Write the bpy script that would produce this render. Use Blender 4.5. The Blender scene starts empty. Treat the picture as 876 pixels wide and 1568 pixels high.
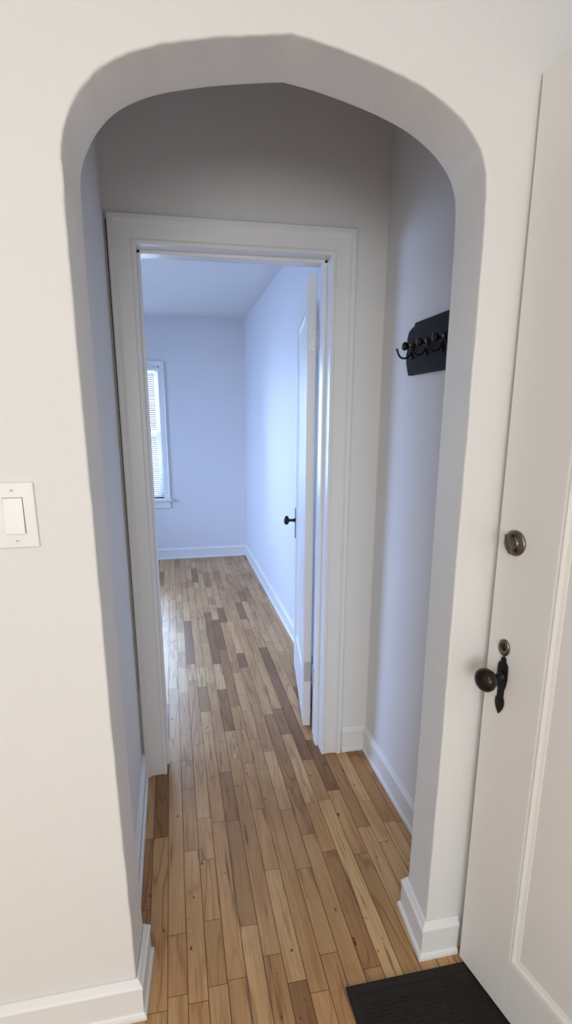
import bpy, bmesh, math, random
from mathutils import Vector, Matrix
random.seed(11)
S=bpy.context.scene
S.view_settings.view_transform='Standard'
S.view_settings.look='None'
V=Vector

# ------------------------------------------------------------------ materials
def newmat(name):
    m=bpy.data.materials.new(name); m.use_nodes=True
    nt=m.node_tree; b=nt.nodes['Principled BSDF']; return m,nt,b
def N(nt,t,**k):
    n=nt.nodes.new(t)
    for a,v in k.items(): setattr(n,a,v)
    return n
def paint(name,col,rough=.6,bump=.15,scale=60,detail=4,var=.02,spec=.5):
    m,nt,b=newmat(name)
    b.inputs['Specular IOR Level'].default_value=spec
    tc=N(nt,'ShaderNodeTexCoord')
    n1=N(nt,'ShaderNodeTexNoise'); n1.inputs['Scale'].default_value=scale; n1.inputs['Detail'].default_value=detail
    nt.links.new(tc.outputs['Object'],n1.inputs['Vector'])
    n2=N(nt,'ShaderNodeTexNoise'); n2.inputs['Scale'].default_value=3.0; n2.inputs['Detail'].default_value=3
    nt.links.new(tc.outputs['Object'],n2.inputs['Vector'])
    mx=N(nt,'ShaderNodeMix',data_type='RGBA')
    mx.inputs[6].default_value=(*[c*(1-var) for c in col],1); mx.inputs[7].default_value=(*[min(1,c*(1+var)) for c in col],1)
    nt.links.new(n2.outputs[0],mx.inputs[0]); nt.links.new(mx.outputs[2],b.inputs['Base Color'])
    b.inputs['Roughness'].default_value=rough
    ad=N(nt,'ShaderNodeMath',operation='ADD'); nt.links.new(n1.outputs[0],ad.inputs[0]); 
    ml=N(nt,'ShaderNodeMath',operation='MULTIPLY'); ml.inputs[1].default_value=1.6
    n3=N(nt,'ShaderNodeTexNoise'); n3.inputs['Scale'].default_value=14; n3.inputs['Detail'].default_value=2
    nt.links.new(tc.outputs['Object'],n3.inputs['Vector']); nt.links.new(n3.outputs[0],ml.inputs[0]); nt.links.new(ml.outputs[0],ad.inputs[1])
    bp=N(nt,'ShaderNodeBump'); bp.inputs['Strength'].default_value=bump; bp.inputs['Distance'].default_value=.004
    nt.links.new(ad.outputs[0],bp.inputs['Height']); nt.links.new(bp.outputs[0],b.inputs['Normal'])
    return m
def metal(name,col,rough,metallic=1.0,bump=.1):
    m,nt,b=newmat(name)
    b.inputs['Metallic'].default_value=metallic; b.inputs['Roughness'].default_value=rough
    tc=N(nt,'ShaderNodeTexCoord'); n=N(nt,'ShaderNodeTexNoise'); n.inputs['Scale'].default_value=90; n.inputs['Detail'].default_value=4
    nt.links.new(tc.outputs['Object'],n.inputs['Vector'])
    mx=N(nt,'ShaderNodeMix',data_type='RGBA'); mx.inputs[6].default_value=(*[c*.75 for c in col],1); mx.inputs[7].default_value=(*[c*1.25 for c in col],1)
    nt.links.new(n.outputs[0],mx.inputs[0]); nt.links.new(mx.outputs[2],b.inputs['Base Color'])
    bp=N(nt,'ShaderNodeBump'); bp.inputs['Strength'].default_value=bump; bp.inputs['Distance'].default_value=.001
    nt.links.new(n.outputs[0],bp.inputs['Height']); nt.links.new(bp.outputs[0],b.inputs['Normal'])
    return m
M_wall=paint('wall_plaster_paint',(.80,.797,.785),.65,.22)
M_wall2=paint('room_wall_paint',(.76,.77,.80),.6,.15)
M_ceil=paint('ceiling_paint',(.82,.83,.85),.8,.1)
M_trim=paint('trim_gloss_paint',(.84,.84,.84),.34,.05,25,2,.01)
M_door=paint('door_paint',(.82,.81,.785),.38,.10,20,2,.015)
M_sw=paint('switch_plastic',(.86,.86,.85),.3,.0,20,2,.005)
M_blind=paint('blind_vinyl',(.9,.9,.9),.4,.0,20,2,.005)
M_black=metal('blackened_iron',(.016,.015,.015),.42,.6)
M_bronze=metal('aged_bronze_knob',(.035,.027,.022),.28,.8)
M_nickel=metal('aged_nickel',(.20,.175,.15),.33,1.0)
M_rack=paint('black_painted_wood',(.009,.011,.014),.6,.1,40,3,.1,.25)
M_hinge=metal('painted_hinge',(.6,.6,.6),.4,.3)
M_sub=paint('subfloor_and_gap_shade',(.045,.025,.015),.9,0,spec=.1)

def mat_rubber():
    m,nt,b=newmat('mat_ribbed_rubber')
    b.inputs['Roughness'].default_value=.9; b.inputs['Specular IOR Level'].default_value=.25
    tc=N(nt,'ShaderNodeTexCoord'); n=N(nt,'ShaderNodeTexNoise'); n.inputs['Scale'].default_value=450; n.inputs['Detail'].default_value=2
    nt.links.new(tc.outputs['Object'],n.inputs['Vector'])
    bp=N(nt,'ShaderNodeBump'); bp.inputs['Strength'].default_value=.6; bp.inputs['Distance'].default_value=.002
    nt.links.new(n.outputs[0],bp.inputs['Height']); nt.links.new(bp.outputs[0],b.inputs['Normal'])
    cr=N(nt,'ShaderNodeMix',data_type='RGBA'); cr.inputs[6].default_value=(.014,.012,.011,1); cr.inputs[7].default_value=(.040,.033,.029,1)
    nt.links.new(n.outputs[0],cr.inputs[0]); nt.links.new(cr.outputs[2],b.inputs['Base Color'])
    return m
M_rubber=mat_rubber()

def mat_wood():
    m,nt,b=newmat('oak_strip_floor'); L=nt.links.new
    tc=N(nt,'ShaderNodeTexCoord'); at=N(nt,'ShaderNodeAttribute',attribute_name='bcol')
    sx=N(nt,'ShaderNodeSeparateXYZ'); L(tc.outputs['Object'],sx.inputs[0])
    sc=N(nt,'ShaderNodeSeparateColor'); L(at.outputs['Color'],sc.inputs[0])
    def math_(op,a,bv,c=None):
        n=N(nt,'ShaderNodeMath',operation=op)
        for i,x in enumerate((a,bv,c)):
            if x is None: continue
            if isinstance(x,(int,float)): n.inputs[i].default_value=x
            else: L(x,n.inputs[i])
        return n.outputs[0]
    def vec(kx,ky,kz):
        c=N(nt,'ShaderNodeCombineXYZ')
        L(math_('ADD',math_('MULTIPLY',sx.outputs[0],kx),math_('MULTIPLY',sc.outputs[1],17.)),c.inputs[0])
        L(math_('ADD',math_('MULTIPLY',sx.outputs[1],ky),math_('MULTIPLY',sc.outputs[1],91.)),c.inputs[1])
        L(math_('MULTIPLY',sc.outputs[2],kz),c.inputs[2]); return c.outputs[0]
    def noise(v,s,d=3,r=.5):
        n=N(nt,'ShaderNodeTexNoise'); n.inputs['Scale'].default_value=s; n.inputs['Detail'].default_value=d; n.inputs['Roughness'].default_value=r
        L(v,n.inputs['Vector']); return n.outputs[0]
    def ramp(x,stops):
        r=N(nt,'ShaderNodeValToRGB'); e=r.color_ramp.elements
        while len(e)<len(stops): e.new(.5)
        for el,(p,c) in zip(e,stops):
            el.position=p; el.color=(*c,1) if isinstance(c,tuple) else (c,c,c,1)
        L(x,r.inputs[0]); return r.outputs[0]
    def mix(f,a,b_,mode='MIX'):
        n=N(nt,'ShaderNodeMix',data_type='RGBA',blend_type=mode)
        if isinstance(f,(int,float)): n.inputs[0].default_value=f
        else: L(f,n.inputs[0])
        for i,x in((6,a),(7,b_)):
            if isinstance(x,tuple): n.inputs[i].default_value=(*x,1)
            else: L(x,n.inputs[i])
        return n.outputs[2]
    base=ramp(sc.outputs[0],[(0,(.30,.15,.064)),(.07,(.40,.22,.095)),(.16,(.54,.325,.15)),(.45,(.62,.385,.185)),(.8,(.68,.435,.215)),(1,(.74,.495,.26))])
    hue=ramp(sc.outputs[2],[(0,(1.0,.94,.89)),(.5,(1.,1.,1.)),(1,(.98,1.0,.93))])
    base=mix(1.,base,hue,'MULTIPLY')
    # cathedral growth rings
    nz=noise(vec(10.,.9,9.),1.0,2,.45)
    rings=math_('PINGPONG',math_('MULTIPLY',nz,22.),1.0)
    rr=ramp(rings,[(0,0.),(.10,.15),(.28,.9),(1,1.)])
    c1=mix(math_('MULTIPLY',math_('SUBTRACT',1.0,rr),math_('ADD',math_('MULTIPLY',sc.outputs[1],.5),.15)),base,mix(1.,base,(.55,.40,.31),'MULTIPLY'))
    # fibres
    fb=noise(vec(260.,7.,3.),1.0,4,.6)
    fr=ramp(fb,[(.3,0.),(.62,1.)])
    c2=mix(math_('MULTIPLY',math_('SUBTRACT',1.0,fr),.55),c1,mix(1.,c1,(.66,.54,.45),'MULTIPLY'))
    # tonal drift within a board
    dr=noise(vec(14.,1.6,5.),1.0,2,.5)
    c3=mix(ramp(dr,[(.36,.6),(.60,0.)]),c2,mix(1.,c2,(.78,.68,.57),'MULTIPLY'))
    # mineral streaks and knots
    st=noise(vec(48.,2.6,13.),1.0,3,.55)
    c4=mix(math_('MULTIPLY',ramp(st,[(.615,0.),(.70,1.)]),.75),c3,(.14,.068,.034))
    kn=noise(vec(60.,30.,7.),1.0,2,.5)
    c5=mix(math_('MULTIPLY',ramp(kn,[(.72,0.),(.765,1.)]),.9),c4,(.05,.026,.015))
    # traffic wear
    wr=N(nt,'ShaderNodeTexNoise'); wr.inputs['Scale'].default_value=2.3; wr.inputs['Detail'].default_value=5; L(tc.outputs['Object'],wr.inputs['Vector'])
    c6=mix(ramp(wr.outputs[0],[(.36,.8),(.58,0.)]),c5,mix(1.,c5,(.84,.78,.72),'MULTIPLY'))
    L(c6,b.inputs['Base Color'])
    b.inputs['Specular IOR Level'].default_value=.42
    L(math_('ADD',math_('MULTIPLY',fb,.16),.27),b.inputs['Roughness'])
    bp=N(nt,'ShaderNodeBump'); bp.inputs['Strength'].default_value=.2; bp.inputs['Distance'].default_value=.001
    L(math_('ADD',fb,math_('MULTIPLY',noise(vec(8.,8.,1.),1.,2),3.)),bp.inputs['Height']); L(bp.outputs[0],b.inputs['Normal'])
    return m
M_wood=mat_wood()

def mat_glass():
    m,nt,b=newmat('window_glass'); nt.nodes.remove(b)
    o=nt.nodes['Material Output']; t=N(nt,'ShaderNodeBsdfTransparent'); g=N(nt,'ShaderNodeBsdfGlossy'); g.inputs['Roughness'].default_value=.02
    f=N(nt,'ShaderNodeFresnel'); mx=N(nt,'ShaderNodeMixShader'); nt.links.new(f.outputs[0],mx.inputs[0]); nt.links.new(t.outputs[0],mx.inputs[1]); nt.links.new(g.outputs[0],mx.inputs[2]); nt.links.new(mx.outputs[0],o.inputs[0])
    return m
M_glass=mat_glass()
def mat_emit(name,col,st):
    m,nt,b=newmat(name); b.inputs['Base Color'].default_value=(*col,1); b.inputs['Emission Color'].default_value=(*col,1); b.inputs['Emission Strength'].default_value=st; return m
M_lamp=mat_emit('lamp_diffuser',(1,.93,.82),2.0)

# ------------------------------------------------------------------ mesh builder
class MB:
    def __init__(s): s.v=[];s.f=[];s.m=[];s.sm=[];s.mats=[]
    def mi(s,mat):
        if mat not in s.mats: s.mats.append(mat)
        return s.mats.index(mat)
    def add(s,vs,fs,mat,M=None,smooth=False):
        o=len(s.v); i=s.mi(mat)
        for p in vs: s.v.append(tuple(M@V(p)) if M else tuple(p))
        for f in fs: s.f.append([o+k for k in f]); s.m.append(i); s.sm.append(smooth)
    def box(s,a,b,mat,M=None):
        x0,y0,z0=a;x1,y1,z1=b
        s.add([(x0,y0,z0),(x1,y0,z0),(x1,y1,z0),(x0,y1,z0),(x0,y0,z1),(x1,y0,z1),(x1,y1,z1),(x0,y1,z1)],
              [(0,3,2,1),(4,5,6,7),(0,1,5,4),(1,2,6,5),(2,3,7,6),(3,0,4,7)],mat,M)
    def lathe(s,prof,mat,M,n=32,sx=1,sy=1):
        vs=[];fs=[]
        for r,h in prof:
            for k in range(n):
                a=2*math.pi*k/n; vs.append((r*math.cos(a)*sx,r*math.sin(a)*sy,h))
        for i in range(len(prof)-1):
            for k in range(n):
                fs.append((i*n+k,i*n+(k+1)%n,(i+1)*n+(k+1)%n,(i+1)*n+k))
        fs.append(tuple(range(n-1,-1,-1))); fs.append(tuple((len(prof)-1)*n+k for k in range(n)))
        s.add(vs,fs,mat,M,True)
    def tube(s,path,rad,mat,M=None,n=12):
        path=[V(p) for p in path]; rs=rad if isinstance(rad,list) else [rad]*len(path)
        vs=[];fs=[];ref=V((0,0,1)); t0=(path[1]-path[0]).normalized()
        if abs(t0.dot(ref))>.9: ref=V((0,1,0))
        for i,p in enumerate(path):
            t=(path[min(i+1,len(path)-1)]-path[max(i-1,0)]).normalized()
            a=t.cross(ref).normalized(); b=t.cross(a).normalized()
            for k in range(n):
                an=2*math.pi*k/n; vs.append(tuple(p+a*rs[i]*math.cos(an)+b*rs[i]*math.sin(an)))
        for i in range(len(path)-1):
            for k in range(n): fs.append((i*n+k,i*n+(k+1)%n,(i+1)*n+(k+1)%n,(i+1)*n+k))
        fs.append(tuple(range(n))); fs.append(tuple((len(path)-1)*n+k for k in range(n)))
        s.add(vs,fs,mat,M,True)
    def extrude(s,poly,d0,d1,mat,mp,M=None):
        n=len(poly); vs=[mp(a,b,d0) for a,b in poly]+[mp(a,b,d1) for a,b in poly]
        fs=[tuple(range(n)),tuple(range(2*n-1,n-1,-1))]+[(i,(i+1)%n,n+(i+1)%n,n+i) for i in range(n)]
        s.add(vs,fs,mat,M)
    def sweep(s,path,prof,side,mat,mp,M=None):
        P=[V(p) for p in path]; n=len(P); k=len(prof); vs=[]
        def nr(d): d=d.normalized(); return V((d.y,-d.x))*side
        for i in range(n):
            if i==0: m=nr(P[1]-P[0])
            elif i==n-1: m=nr(P[-1]-P[-2])
            else:
                a=nr(P[i]-P[i-1]); b=nr(P[i+1]-P[i]); m=(a+b).normalized(); m=m/max(.3,m.dot(a))
            for l,b_ in prof:
                q=P[i]+m*l; vs.append(mp(q.x,q.y,b_))
        fs=[(i*k+j,i*k+(j+1)%k,(i+1)*k+(j+1)%k,(i+1)*k+j) for i in range(n-1) for j in range(k)]
        fs+=[tuple(range(k)),tuple((n-1)*k+j for j in range(k))]
        s.add(vs,fs,mat,M)
    def obj(s,name,bevel=0,parent=None,seg=2,angle=35):
        me=bpy.data.meshes.new(name); me.from_pydata(s.v,[],s.f)
        for m in s.mats: me.materials.append(m)
        for p,mi,sm in zip(me.polygons,s.m,s.sm): p.material_index=mi; p.use_smooth=sm
        bm=bmesh.new(); bm.from_mesh(me); bmesh.ops.recalc_face_normals(bm,faces=bm.faces[:]); bm.to_mesh(me); bm.free()
        o=bpy.data.objects.new(name,me); S.collection.objects.link(o)
        if bevel:
            md=o.modifiers.new('bevel','BEVEL'); md.width=bevel; md.segments=seg; md.limit_method='ANGLE'; md.angle_limit=math.radians(angle); md.harden_normals=False
        if parent: o.parent=parent
        return o
def empty(name):
    o=bpy.data.objects.new(name,None); S.collection.objects.link(o); return o
XYZ=lambda a,b,c:(a,b,c)

# ------------------------------------------------------------------ dimensions
A=1.034; T=.135; A2=A+T; B=1.958; B2=B+.14; C=5.444; Z=2.66; ZF=2.41
LW=-.183; RW=.803; SW=.7586
DL=-.086; DR=.594; DH=2.028
XL=-2.4; XR=.95; YB=-3.0; FL=-2.3

# ------------------------------------------------------------------ floor
def build_floor():
    w=.0525; me=bpy.data.meshes.new('floor'); vs=[];fs=[];cols=[]
    x=XL-.2
    while x<2.05:
        y=YB-.2-random.random()*.5
        while y<5.8:
            L=random.choice([.18,.22,.25,.3,.35,.42,.5,.55,.62,.8])*random.uniform(.85,1.15)
            g=.0008; ge=.0006; o=len(vs)
            vs+=[(x+g,y+ge,0),(x+w-g,y+ge,0),(x+w-g,y+L-ge,0),(x+g,y+L-ge,0)]
            fs.append((o,o+1,o+2,o+3)); cols.append((random.random(),random.random(),random.random(),1)); y+=L
        x+=w
    o=len(vs); vs+=[(XL-.2,YB-.2,-.0025),(2.05,YB-.2,-.0025),(2.05,6,-.0025),(XL-.2,6,-.0025)]
    o2=len(vs); vs+=[(XL-.2,YB-.2,-.06),(2.05,YB-.2,-.06),(2.05,6,-.06),(XL-.2,6,-.06)]
    fs.append((o,o+1,o+2,o+3)); fs.append((o2+3,o2+2,o2+1,o2))
    for i in range(4): fs.append((o2+i,o2+(i+1)%4,o+(i+1)%4,o+i))
    for _ in range(6): cols.append((0,0,0,1))
    me.from_pydata(vs,[],fs); me.materials.append(M_wood); me.materials.append(M_sub)
    at=me.color_attributes.new('bcol','FLOAT_COLOR','CORNER')
    n=len(me.polygons)
    for p,c in zip(me.polygons,cols):
        p.material_index=1 if p.index>=n-6 else 0
        for li in p.loop_indices: at.data[li].color=c
    ob=bpy.data.objects.new('floor',me); S.collection.objects.link(ob)
build_floor()

# ------------------------------------------------------------------ ceiling
m=MB(); m.box((XL-.15,YB-.15,Z),(2.05,B2,Z+.1),M_ceil); m.box((FL-.16,B2,ZF),(SW+.12,C+.16,ZF+.1),M_ceil); m.obj('ceiling')

# ------------------------------------------------------------------ arch wall
prof=[(-.150,0),(-.153,.40),(-.157,.80),(-.157,1.2),(-.158,1.6),(-.158,1.75),(-.157,1.85),(-.156,1.899),(-.149,1.932),(-.135,1.962),(-.116,1.990),(-.088,2.018),(-.050,2.041),(-.003,2.059),(.045,2.071),(.104,2.083),(.182,2.095),(.236,2.102),(.30,2.094),(.38,2.078),(.442,2.062),(.494,2.044),(.535,2.023),(.570,1.999),(.598,1.970),(.615,1.938),(.622,1.902),(.625,1.83),(.626,1.573),(.627,1.117),(.630,.652),(.628,0)]
def cr(P,n=4):
    out=[]
    for i in range(len(P)-1):
        p0=V(P[max(i-1,0)]);p1=V(P[i]);p2=V(P[i+1]);p3=V(P[min(i+2,len(P)-1)])
        for k in range(n):
            t=k/n; q=.5*((2*p1)+(p2-p0)*t+(2*p0-5*p1+4*p2-p3)*t*t+(3*p1-p0-3*p2+p3)*t**3); out.append(tuple(q))
    out.append(P[-1]); return out
def sub(P,step):
    out=[]
    for a,b in zip(P,P[1:]):
        n=max(1,int(math.dist(a,b)/step))
        out+=[(a[0]+(b[0]-a[0])*k/n,a[1]+(b[1]-a[1])*k/n) for k in range(n)]
    return out+[P[-1]]
pc=sub(prof[0:6],.05)[:-1]+cr(prof[5:18],4)+cr(prof[17:28],4)[1:]+sub(prof[27:],.05)[1:]
def arch_wall():
    n=len(pc); rr=random.Random(3)
    nor=[]
    for i in range(n):
        a=V(pc[max(i-1,0)]); b=V(pc[min(i+1,n-1)]); d=(b-a).normalized(); nor.append(V((-d.y,d.x)))
    nor[0].y=0; nor[-1].y=0
    jit=[rr.uniform(-.0009,.0009) for _ in range(n)]
    r=.0045; rings=[]
    for th in (0,30,60,90):
        t=math.radians(th); rings.append((r*(1-math.sin(t)),A+r*(1-math.cos(t)),0))
    rings.append((0,A+r+.004,0)); rings.append((0,A2-r-.004,1))
    for th in (90,60,30,0):
        t=math.radians(th); rings.append((r*(1-math.sin(t)),A2-r*(1-math.cos(t)),1))
    vs=[]
    for off,y,sh in rings:
        s=.010*(y-A)/T
        for (x,z),nn,j in zip(pc,nor,jit):
            o=off+(j if abs(y-A)<.006 else 0)
            vs.append((x+nn.x*o+s,y,max(0,z+nn.y*o)))
    fs=[];R=len(rings)
    for k in range(R-1):
        for i in range(n-1): fs.append((k*n+i,k*n+i+1,(k+1)*n+i+1,(k+1)*n+i))
    ns=len(fs)
    outer=[(XR+.12,0),(XR+.12,Z),(XL,Z),(XL,0)]
    o=len(vs); vs+=[(x,A,z) for x,z in outer]; o2=len(vs); vs+=[(x,A2,z) for x,z in outer]
    fs.append(tuple(range(n))+tuple(range(o,o+4)))
    fs.append(tuple(range((R-1)*n,R*n))+tuple(range(o2,o2+4)))
    for i in range(3): fs.append((o+i,o+i+1,o2+i+1,o2+i))
    me=bpy.data.meshes.new('wall_arch'); me.from_pydata(vs,[],fs); me.materials.append(M_wall)
    for i,p in enumerate(me.polygons): p.use_smooth=i<ns
    bm=bmesh.new(); bm.from_mesh(me); bmesh.ops.recalc_face_normals(bm,faces=bm.faces[:]); bm.to_mesh(me); bm.free()
    me.update()
    for p in me.polygons:
        if len(p.vertices)>50 and abs(p.center.y-A)<1e-3:
            if p.normal.y>0: me.flip_normals()
            break
    ob=bpy.data.objects.new('wall_arch',me); S.collection.objects.link(ob)
arch_wall()

# hall walls
def wbox(name,a,b,mat=M_wall):
    m=MB(); m.box(a,b,mat); return m.obj(name)
wbox('wall_hall_left',(LW-.12,A2,0),(LW,B,Z))
wbox('wall_hall_right',(RW,A2,0),(RW+.12,B,Z))
def wall_open(name,axis,p0,p1,u0,u1,ou0,ou1,oz0,oz1,mat,zt=None):
    zt=zt or Z
    m=MB()
    def bx(ua,ub,za,zb):
        if ub-ua<1e-4 or zb-za<1e-4: return
        if axis=='y': m.box((ua,p0,za),(ub,p1,zb),mat)
        else: m.box((p0,ua,za),(p1,ub,zb),mat)
    bx(u0,ou0,0,zt); bx(ou1,u1,0,zt); bx(ou0,ou1,oz1,zt); bx(ou0,ou1,0,oz0)
    return m.obj(name)
wall_open('wall_hall_far','y',B,B2,FL-.12,RW+.12,DL-.02,DR+.02,0,DH+.02,M_wall)
# far room
WX0,WX1,WZ0,WZ1=-.86,-.087,.655,1.962
wall_open('wall_far_room_back','y',C,C+.16,FL,SW,WX0,WX1,WZ0,WZ1,M_wall2,ZF)
wbox('wall_far_room_right',(SW,B2,0),(SW+.12,C+.16,ZF),M_wall2)
WY0,WY1=3.0,4.5
wall_open('wall_far_room_left','x',FL-.16,FL,B2,C+.16,WY0,WY1,WZ0,WZ1,M_wall2,ZF)
# camera room
wbox('wall_left',(XL-.12,YB,0),(XL,A2,Z))
wall_open('wall_back','y',YB-.16,YB,XL-.12,XR+.12,-1.7,.3,.75,2.1,M_wall)
wall_open('wall_right','x',XR,XR+.12,YB,A,.12,A,0,2.13,M_wall)
wbox('wall_vestibule',(2.0,-.6,0),(2.05,2.0,Z))

# ------------------------------------------------------------------ baseboards
BBP=[(0,0),(.021,0),(.021,.010),(.0185,.016),(.014,.019),(.014,.088),(.0165,.092),(.0165,.099),(.012,.104),(.008,.112),(.005,.118),(0,.118)]
def bb(name,paths):
    m=MB()
    for p in paths: m.sweep(p,BBP,1,M_trim,XYZ)
    m.obj(name,.0012)
bb('baseboard_left',[[(XL,A),(-.150,A),(-.140,A2),(LW,A2),(LW,B)]])
bb('baseboard_right',[[(.686,B),(RW,B),(RW,A2),(.638,A2),(.628,A),(.722,A)]])
bb('baseboard_far_room',[[(FL,C),(SW,C),(SW,B2+.03)]])
bb('baseboard_back',[[(XR,YB),(XL,YB),(XL,A)]])

# ------------------------------------------------------------------ doorway trim
CP=[(0,0),(0,.012),(.004,.015),(.012,.015),(.016,.012),(.060,.014),(.066,.018),(.070,.024),(.084,.024),(.088,.020),(.088,0)]
m=MB()
m.sweep([(DL,0),(DL,DH),(DR,DH),(DR,0)],[(l,b) for l,b in CP],-1,M_trim,lambda x,z,b:(x,B-b,z))
m.sweep([(DL,0),(DL,DH),(DR,DH),(DR,0)],[(l,b) for l,b in CP],-1,M_trim,lambda x,z,b:(x,B2+b,z))
# dark strip painting in the shade of the gap between left casing and plaster
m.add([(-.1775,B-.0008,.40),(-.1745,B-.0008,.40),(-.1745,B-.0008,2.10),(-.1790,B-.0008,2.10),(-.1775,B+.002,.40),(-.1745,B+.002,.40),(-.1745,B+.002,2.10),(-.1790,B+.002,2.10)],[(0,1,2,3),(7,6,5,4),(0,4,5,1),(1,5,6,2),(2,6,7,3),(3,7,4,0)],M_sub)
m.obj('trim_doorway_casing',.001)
m=MB()
m.box((DL-.02,B,0),(DL,B2,DH+.02),M_trim); m.box((DR,B,0),(DR+.02,B2,DH+.02),M_trim); m.box((DL,B,DH),(DR,B2,DH+.02),M_trim)
for a,b in(((DL,B+.05,0),(DL+.011,B+.095,DH)),((DR-.011,B+.05,0),(DR,B+.095,DH)),((DL,B+.05,DH-.011),(DR,B+.095,DH))): m.box(a,b,M_trim)
m.obj('trim_doorway_jamb',.0015)

# ------------------------------------------------------------------ doors
def panel_door(m,W,H,t,st,rb,rt,mat,M,z0=.0):
    m.box((0,-t,z0),(st,0,H),mat,M); m.box((W-st,-t,z0),(W,0,H),mat,M)
    m.box((st,-t,z0),(W-st,0,rb),mat,M); m.box((st,-t,H-rt),(W-st,0,H),mat,M)
    m.box((st-.004,-t+.011,rb-.004),(W-st+.004,-.011,H-rt+.004),mat,M)
    for s_,y0 in((1,0),(-1,-t)):
        P=[(0,0),(0,-.003*s_),(.006,-.002*s_),(.012,-.007*s_),(.020,-.010*s_),(.020,-.012*s_),(0,-.012*s_)]
        path=[(st,rb),(st,H-rt),(W-st,H-rt),(W-st,rb),(st,rb)]
        m.sweep(path,P,1,mat,lambda x,z,b,y0=y0:(x,y0+b,z),M)
def frame(O,e,n,lean=0):
    e=V((*e,0)).normalized(); n=V((*n,0)).normalized(); z=V((0,0,1))
    e2=(e+z*lean).normalized(); z2=(z-e*lean).normalized()
    return Matrix(((e2.x,n.x,z2.x,O[0]),(e2.y,n.y,z2.y,O[1]),(e2.z,n.z,z2.z,O[2]),(0,0,0,1)))
def toY(x,y,z):
    return Matrix.Translation((x,y,z))@Matrix.Rotation(-math.pi/2,4,'X')
# entry door (door_2)
e=(.19,-.982); nn=(-.982,-.19)
MD=frame((.718,1.000,.012),e,nn,.013)
d2=empty('door_2')
m=MB(); panel_door(m,.86,2.08,.044,.155,.165,.15,M_door,MD); m.obj('door_slab',.002,d2)
m=MB()
cx_,cz_=.047,1.19
m.lathe([(.0285,0),(.0285,.003),(.026,.006),(.014,.007),(.0125,.010)],M_nickel,MD@toY(cx_,0,cz_))
Mt=MD@Matrix.Translation((cx_,.017,cz_))@Matrix.Rotation(math.radians(70),4,'Y')
m.extrude([(-.022,-.0025),(-.012,-.006),(.012,-.006),(.022,-.0025),(.022,.0025),(.012,.006),(-.012,.006),(-.022,.0025)],-.008,.006,M_nickel,lambda a,b,d:(a,d,b),Mt)
m.obj('deadbolt_thumbturn',.001,d2)
m=MB()
m.lathe([(.0155,0),(.0155,.003),(.013,.005),(.007,.005),(.0065,.003)],M_nickel,MD@toY(.047,0,.945),sx=1,sy=1.3)
m.lathe([(.005,0),(.005,.0056)],M_black,MD@toY(.047,0,.947),sy=1.6)
m.obj('keyhole_escutcheon',0,d2)
m=MB()
pl=[(0,.925),(.006,.921),(.007,.912),(.013,.905),(.0145,.893),(.0145,.868),(.012,.852),(.0085,.842),(.0085,.825),(.012,.817),(.0125,.808),(.010,.797),(.005,.787),(0,.780)]
poly=[(x+.050,z) for x,z in pl]+[(-x+.050,z) for x,z in reversed(pl[1:-1])]
m.extrude(poly,0,.004,M_black,lambda a,b,d:(a,d,b),MD)
m.lathe([(.012,.004),(.012,.008),(.009,.012),(.0075,.018),(.0075,.030),(.012,.034)],M_black,MD@toY(.050,0,.876))
m.lathe([(.009,.030),(.014,.033),(.022,.038),(.0265,.046),(.0275,.053),(.0255,.060),(.019,.066),(.010,.069),(.002,.070)],M_bronze,MD@toY(.050,0,.876))
m.lathe([(.006,.004),(.006,.006),(.0035,.006)],M_black,MD@toY(.050,0,.812))
m.obj('door_knob',.0006,d2)
m=MB()
for z in(.25,1.85):
    Mh=MD@Matrix.Translation((.865,.004,z)); m.lathe([(.006,-.045),(.006,.045)],M_hinge,Mh,12)
m.obj('hinges',0,d2)
# entry frame
m=MB()
m.sweep([(.12,0),(.12,2.13)],[(0,0),(0,.02),(.09,.02),(.09,0)],-1,M_trim,lambda y,z,b:(XR-b,y,z))
m.box((XR-.02,.03,2.13),(XR,A,2.22),M_trim)
m.obj('trim_entry_casing',.002)

# interior door (door_1)
O=V((.561,2.160,.012)); F=V((.668,2.805,.012)); e1=(F-O).normalized(); W1=(F-O).length
n1=(-e1.y,e1.x)
MI=frame(O,(e1.x,e1.y),n1)
d1=empty('door_1')
m=MB(); panel_door(m,W1,2.005,.036,.105,.22,.12,M_trim,MI); m.obj('door_slab',.002,d1)
m=MB()
kx=W1-.055
m.extrude([(kx-.014,.80),(kx+.014,.80),(kx+.016,.86),(kx+.014,.97),(kx-.014,.97),(kx-.016,.86)],0,.003,M_black,lambda a,b,d:(a,d,b),MI)
m.lathe([(.012,.003),(.010,.010),(.0075,.016),(.0075,.034),(.012,.037),(.022,.042),(.026,.050),(.024,.058),(.014,.064),(.002,.066)],M_black,MI@toY(kx,0,.90))
m.obj('door_knob',.0005,d1)
m=MB()
for z in(.30,1.78):
    m.lathe([(.004,-.056),(.0065,-.052),(.0065,.052),(.004,.056)],M_hinge,Matrix.Translation((DR+.002,B2+.012,z)),12)
    m.box((DR-.0025,B2-.034,z-.05),(DR,B2,z+.05),M_hinge)
    m.box((.004,-.036,z-.062),(.006,-.004,z+.038),M_hinge,MI@Matrix.Translation((-.0075,0,0)))
m.obj('hinges',0,d1)

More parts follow.
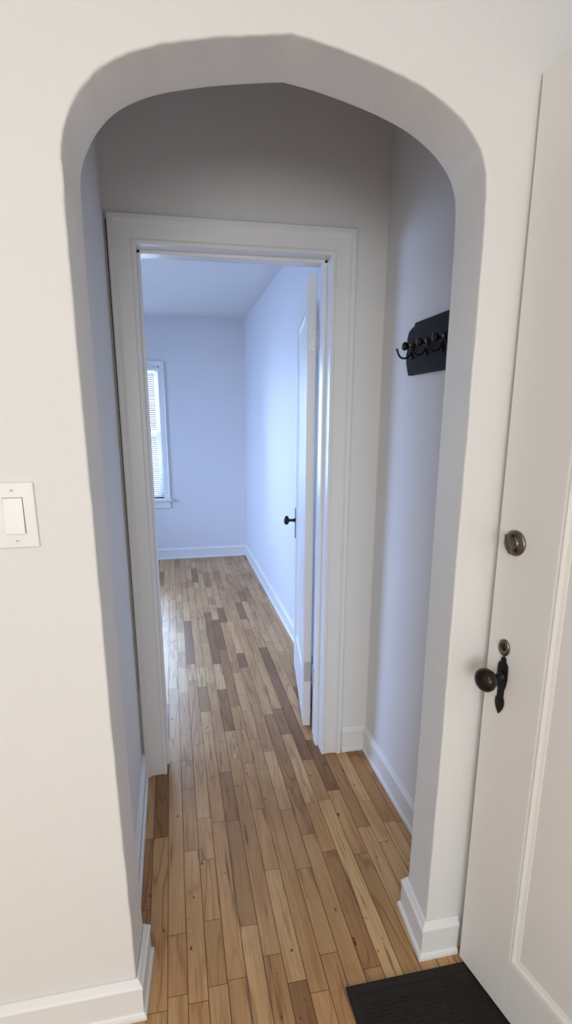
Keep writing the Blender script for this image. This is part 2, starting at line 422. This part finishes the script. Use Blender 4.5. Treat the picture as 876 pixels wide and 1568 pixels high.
# ------------------------------------------------------------------ windows
def window(name,w,M,flip=1):
    r=empty(name)
    z0,z1=WZ0,WZ1; m=MB()
    for a,b in(((0,0,z0),(.015,.15,z1)),((w-.015,0,z0),(w,.15,z1)),((0,0,z1-.015),(w,.15,z1))): m.box(a,b,M_trim,M)
    m.sweep([(0,z0),(0,z1),(w,z1),(w,z0)],[(0,0),(0,.010),(.035,.012),(.045,.02),(.045,0)],-1,M_trim,lambda x,z,b:(x,-b,z),M)
    m.box((-.06,-.05,z0-.025),(w+.06,.13,z0),M_trim,M); m.box((-.045,-.016,z0-.10),(w+.045,0,z0-.025),M_trim,M)
    zm=(z0+z1)/2
    for yy,za,zb in((.085,z0,zm+.02),(.12,zm-.02,z1-.015)):
        for a,b in(((.015,yy,za),(.055,yy+.03,zb)),((w-.055,yy,za),(w-.015,yy+.03,zb)),((.055,yy,za),(w-.055,yy+.03,za+.045)),((.055,yy,zb-.035),(w-.055,yy+.03,zb))): m.box(a,b,M_trim,M)
    m.obj('window_frame',.0015,r)
    m=MB()
    for yy,za,zb in((.099,z0,zm),(.134,zm,z1-.02)): m.box((.055,yy,za+.04),(w-.055,yy+.003,zb-.02),M_glass,M)
    m.obj('glass',0,r)
    m=MB(); m.box((.018,.02,z1-.045),(w-.018,.055,z1-.016),M_blind,M); m.box((.02,.028,z0+.008),(w-.02,.052,z0+.022),M_blind,M)
    z=z0+.035
    while z<z1-.05:
        a=math.radians(18); dy=.0125*math.cos(a); dz=.0125*math.sin(a)
        m.add([(.02,.04-dy,z-dz),(w-.02,.04-dy,z-dz),(w-.02,.04,z+.0015),(.02,.04,z+.0015),(w-.02,.04+dy,z+dz),(.02,.04+dy,z+dz)],[(0,1,2,3),(3,2,4,5)],M_blind,M)
        z+=.021
    for x in(.12,w/2,w-.12): m.tube([(x,.026,z0+.01),(x,.026,z1-.03)],.0008,M_blind,M,6)
    m.obj('venetian_blind',0,r)
    return r
window('window_1',WX1-WX0,Matrix.Translation((WX0,C,0)))
ML=Matrix(((0,-1,0,FL),(1,0,0,WY0),(0,0,1,0),(0,0,0,1)))
window('window_2',WY1-WY0,ML)

# ------------------------------------------------------------------ light switch
ls=empty('light_switch')
m=MB(); cxs,czs=-.2965,1.291
m.extrude([(cxs-.0385,czs-.0625),(cxs+.0385,czs-.0625),(cxs+.0385,czs+.0625),(cxs-.0385,czs+.0625)],A,A-.0055,M_sw,lambda a,b,d:(a,d,b))
m.obj('plate',.003,ls,3)
m=MB(); w_,h_=.0168,.0335
m.box((cxs-w_-.0008,A-.0058,czs-h_-.0008),(cxs+w_+.0008,A-.005,czs+h_+.0008),M_sub)
m.add([(cxs-w_,A-.0055,czs-h_),(cxs+w_,A-.0055,czs-h_),(cxs+w_,A-.0055,czs+h_),(cxs-w_,A-.0055,czs+h_),
       (cxs-w_,A-.0115,czs-h_),(cxs+w_,A-.0115,czs-h_),(cxs+w_,A-.0072,czs+h_),(cxs-w_,A-.0072,czs+h_)],[(0,1,2,3),(4,5,6,7),(0,1,5,4),(1,2,6,5),(2,3,7,6),(3,0,4,7)],M_sw)
m.obj('rocker',.001,ls)
m=MB()
for dz in(-.048,.048):
    Ms=Matrix.Translation((cxs,A-.0055,czs+dz))@Matrix.Rotation(math.pi/2,4,'X')
    m.lathe([(.003,0),(.003,.0008),(.002,.0012)],M_sw,Ms,16); m.box((-.0025,-.0004,.0012),(.0025,.0004,.0015),M_sub,Ms)
m.obj('screws',0,ls)

# ------------------------------------------------------------------ coat rack
cr_=empty('coat_rack')
m=MB(); y1,y0=1.712,1.225; zb,zt=1.603,1.763; zc=(zb+zt)/2
def endp(s,y):
    return [(y-s*.055,zt),(y-s*.050,zt-.010),(y-s*.035,zt-.012),(y-s*.012,zt-.022),(y-s*.004,zt-.040),(y,zc+.012),(y-s*.006,zc),(y,zc-.012),(y-s*.004,zb+.040),(y-s*.012,zb+.022),(y-s*.020,zb+.008),(y-s*.022,zb)]
poly=endp(1,y1)+list(reversed(endp(-1,y0)))
m.extrude(poly,RW,RW-.018,M_rack,lambda a,b,d:(d,a,b)); m.obj('backboard',.004,cr_,3)
m=MB()
for y in(1.665,1.565,1.465,1.365,1.265):
    X=RW-.018
    Mx=Matrix.Translation((X,y,1.692))@Matrix.Rotation(-math.pi/2,4,'Y')
    m.lathe([(.013,0),(.013,.003),(.008,.005),(.0045,.007),(.0045,.014),(.008,.017),(.0125,.022),(.0135,.027),(.011,.032),(.003,.034)],M_bronze,Mx,20)
    m.box((X-.004,y-.006,1.652),(X,y+.006,1.69),M_black)
    pts=[(X-.002,y,1.676),(X-.006,y,1.668),(X-.013,y,1.660),(X-.022,y,1.655),(X-.033,y,1.655),(X-.042,y,1.660),(X-.048,y,1.669),(X-.052,y,1.679)]
    m.tube(pts,[.0038,.0036,.0034,.0032,.003,.003,.003,.003],M_black,None,10)
    m.lathe([(.001,-.0045),(.0035,-.003),(.0045,0),(.0035,.003),(.001,.0045)],M_nickel,Matrix.Translation((X-.053,y,1.681)),14)
m.obj('hooks',0,cr_)

# ------------------------------------------------------------------ doormat
m=MB(); x0,x1,y0,y1=.383,.93,.33,.988
m.box((x0,y0,0.0005),(x1,y1,.005),M_rubber)
bw=.022
for a,b in(((x0+.004,y0+.004,.005),(x1-.004,y0+bw,.008)),((x0+.004,y1-bw,.005),(x1-.004,y1-.004,.008)),((x0+.004,y0+bw,.005),(x0+bw,y1-bw,.008)),((x1-bw,y0+bw,.005),(x1-.004,y1-bw,.008))): m.box(a,b,M_rubber)
k=0; y=y0+.032
while y<y1-.05:
    x=x0+.032; j=0
    while x<x1-.05:
        if (j+k)%2==0:
            for q in range(2): m.box((x,y+q*.009,.005),(x+.017,y+q*.009+.005,.0066),M_rubber)
        else:
            for q in range(2): m.box((x+q*.009,y,.005),(x+q*.009+.005,y+.017,.0066),M_rubber)
        x+=.0195; j+=1
    y+=.0195; k+=1
m.obj('doormat')

# ------------------------------------------------------------------ ceiling lamp fixture (behind camera)
cl=empty('ceiling_light')
LP=(-.55,-1.0)
m=MB(); m.lathe([(.16,0),(.16,-.02),(.15,-.03)],M_hinge,Matrix.Translation((*LP,Z)),40); m.obj('lamp_base',0,cl)
m=MB(); m.lathe([(.15,-.03),(.145,-.06),(.11,-.09),(.05,-.105),(.005,-.108)],M_lamp,Matrix.Translation((*LP,Z)),40); m.obj('lamp_shade',0,cl)

# ------------------------------------------------------------------ lights
def area(name,loc,direction,sx,sy,power,col):
    l=bpy.data.lights.new(name,'AREA'); l.shape='RECTANGLE'; l.size=sx; l.size_y=sy; l.energy=power; l.color=col
    o=bpy.data.objects.new(name,l); S.collection.objects.link(o); o.location=loc
    o.rotation_euler=V(direction).to_track_quat('-Z','Z').to_euler(); return o
area('daylight_window_1',((WX0+WX1)/2,C+.45,1.45),(0,-1,-.1),.95,1.5,130,(.52,.72,1))
area('daylight_window_2',(FL-.5,(WY0+WY1)/2,1.5),(1,0,-.1),1.7,1.5,215,(.38,.56,1))
area('daylight_window_3',(-.7,YB-.3,1.45),(0,1,-.05),2.0,1.35,66,(.97,.985,.97))
l=bpy.data.lights.new('lamp_bulb','AREA'); l.shape='DISK'; l.size=.28; l.energy=12; l.color=(1,.95,.84)
o=bpy.data.objects.new('lamp_bulb',l); S.collection.objects.link(o); o.location=(*LP,Z-.115)
w=bpy.data.worlds.new('world'); S.world=w; w.use_nodes=True
w.node_tree.nodes['Background'].inputs[0].default_value=(.65,.78,1,1); w.node_tree.nodes['Background'].inputs[1].default_value=.6

# ------------------------------------------------------------------ camera
psi,p,r=.1913,.2432,-.0027
Fv=V((math.sin(psi)*math.cos(p),math.cos(psi)*math.cos(p),-math.sin(p)))
R0=V((math.cos(psi),-math.sin(psi),0)); U0=R0.cross(Fv)
Rv=R0*math.cos(r)+U0*math.sin(r); Uv=-R0*math.sin(r)+U0*math.cos(r)
cd=bpy.data.cameras.new('camera'); cam=bpy.data.objects.new('camera',cd); S.collection.objects.link(cam)
cam.matrix_world=Matrix(((Rv.x,Uv.x,-Fv.x,0),(Rv.y,Uv.y,-Fv.y,0),(Rv.z,Uv.z,-Fv.z,1.4692),(0,0,0,1)))
cd.sensor_fit='VERTICAL'; cd.sensor_height=24; cd.lens=789.4/1568*24
cd.shift_x=(438-418.78)/1568; cd.shift_y=(834.98-784)/1568; cd.clip_start=.01
S.camera=cam
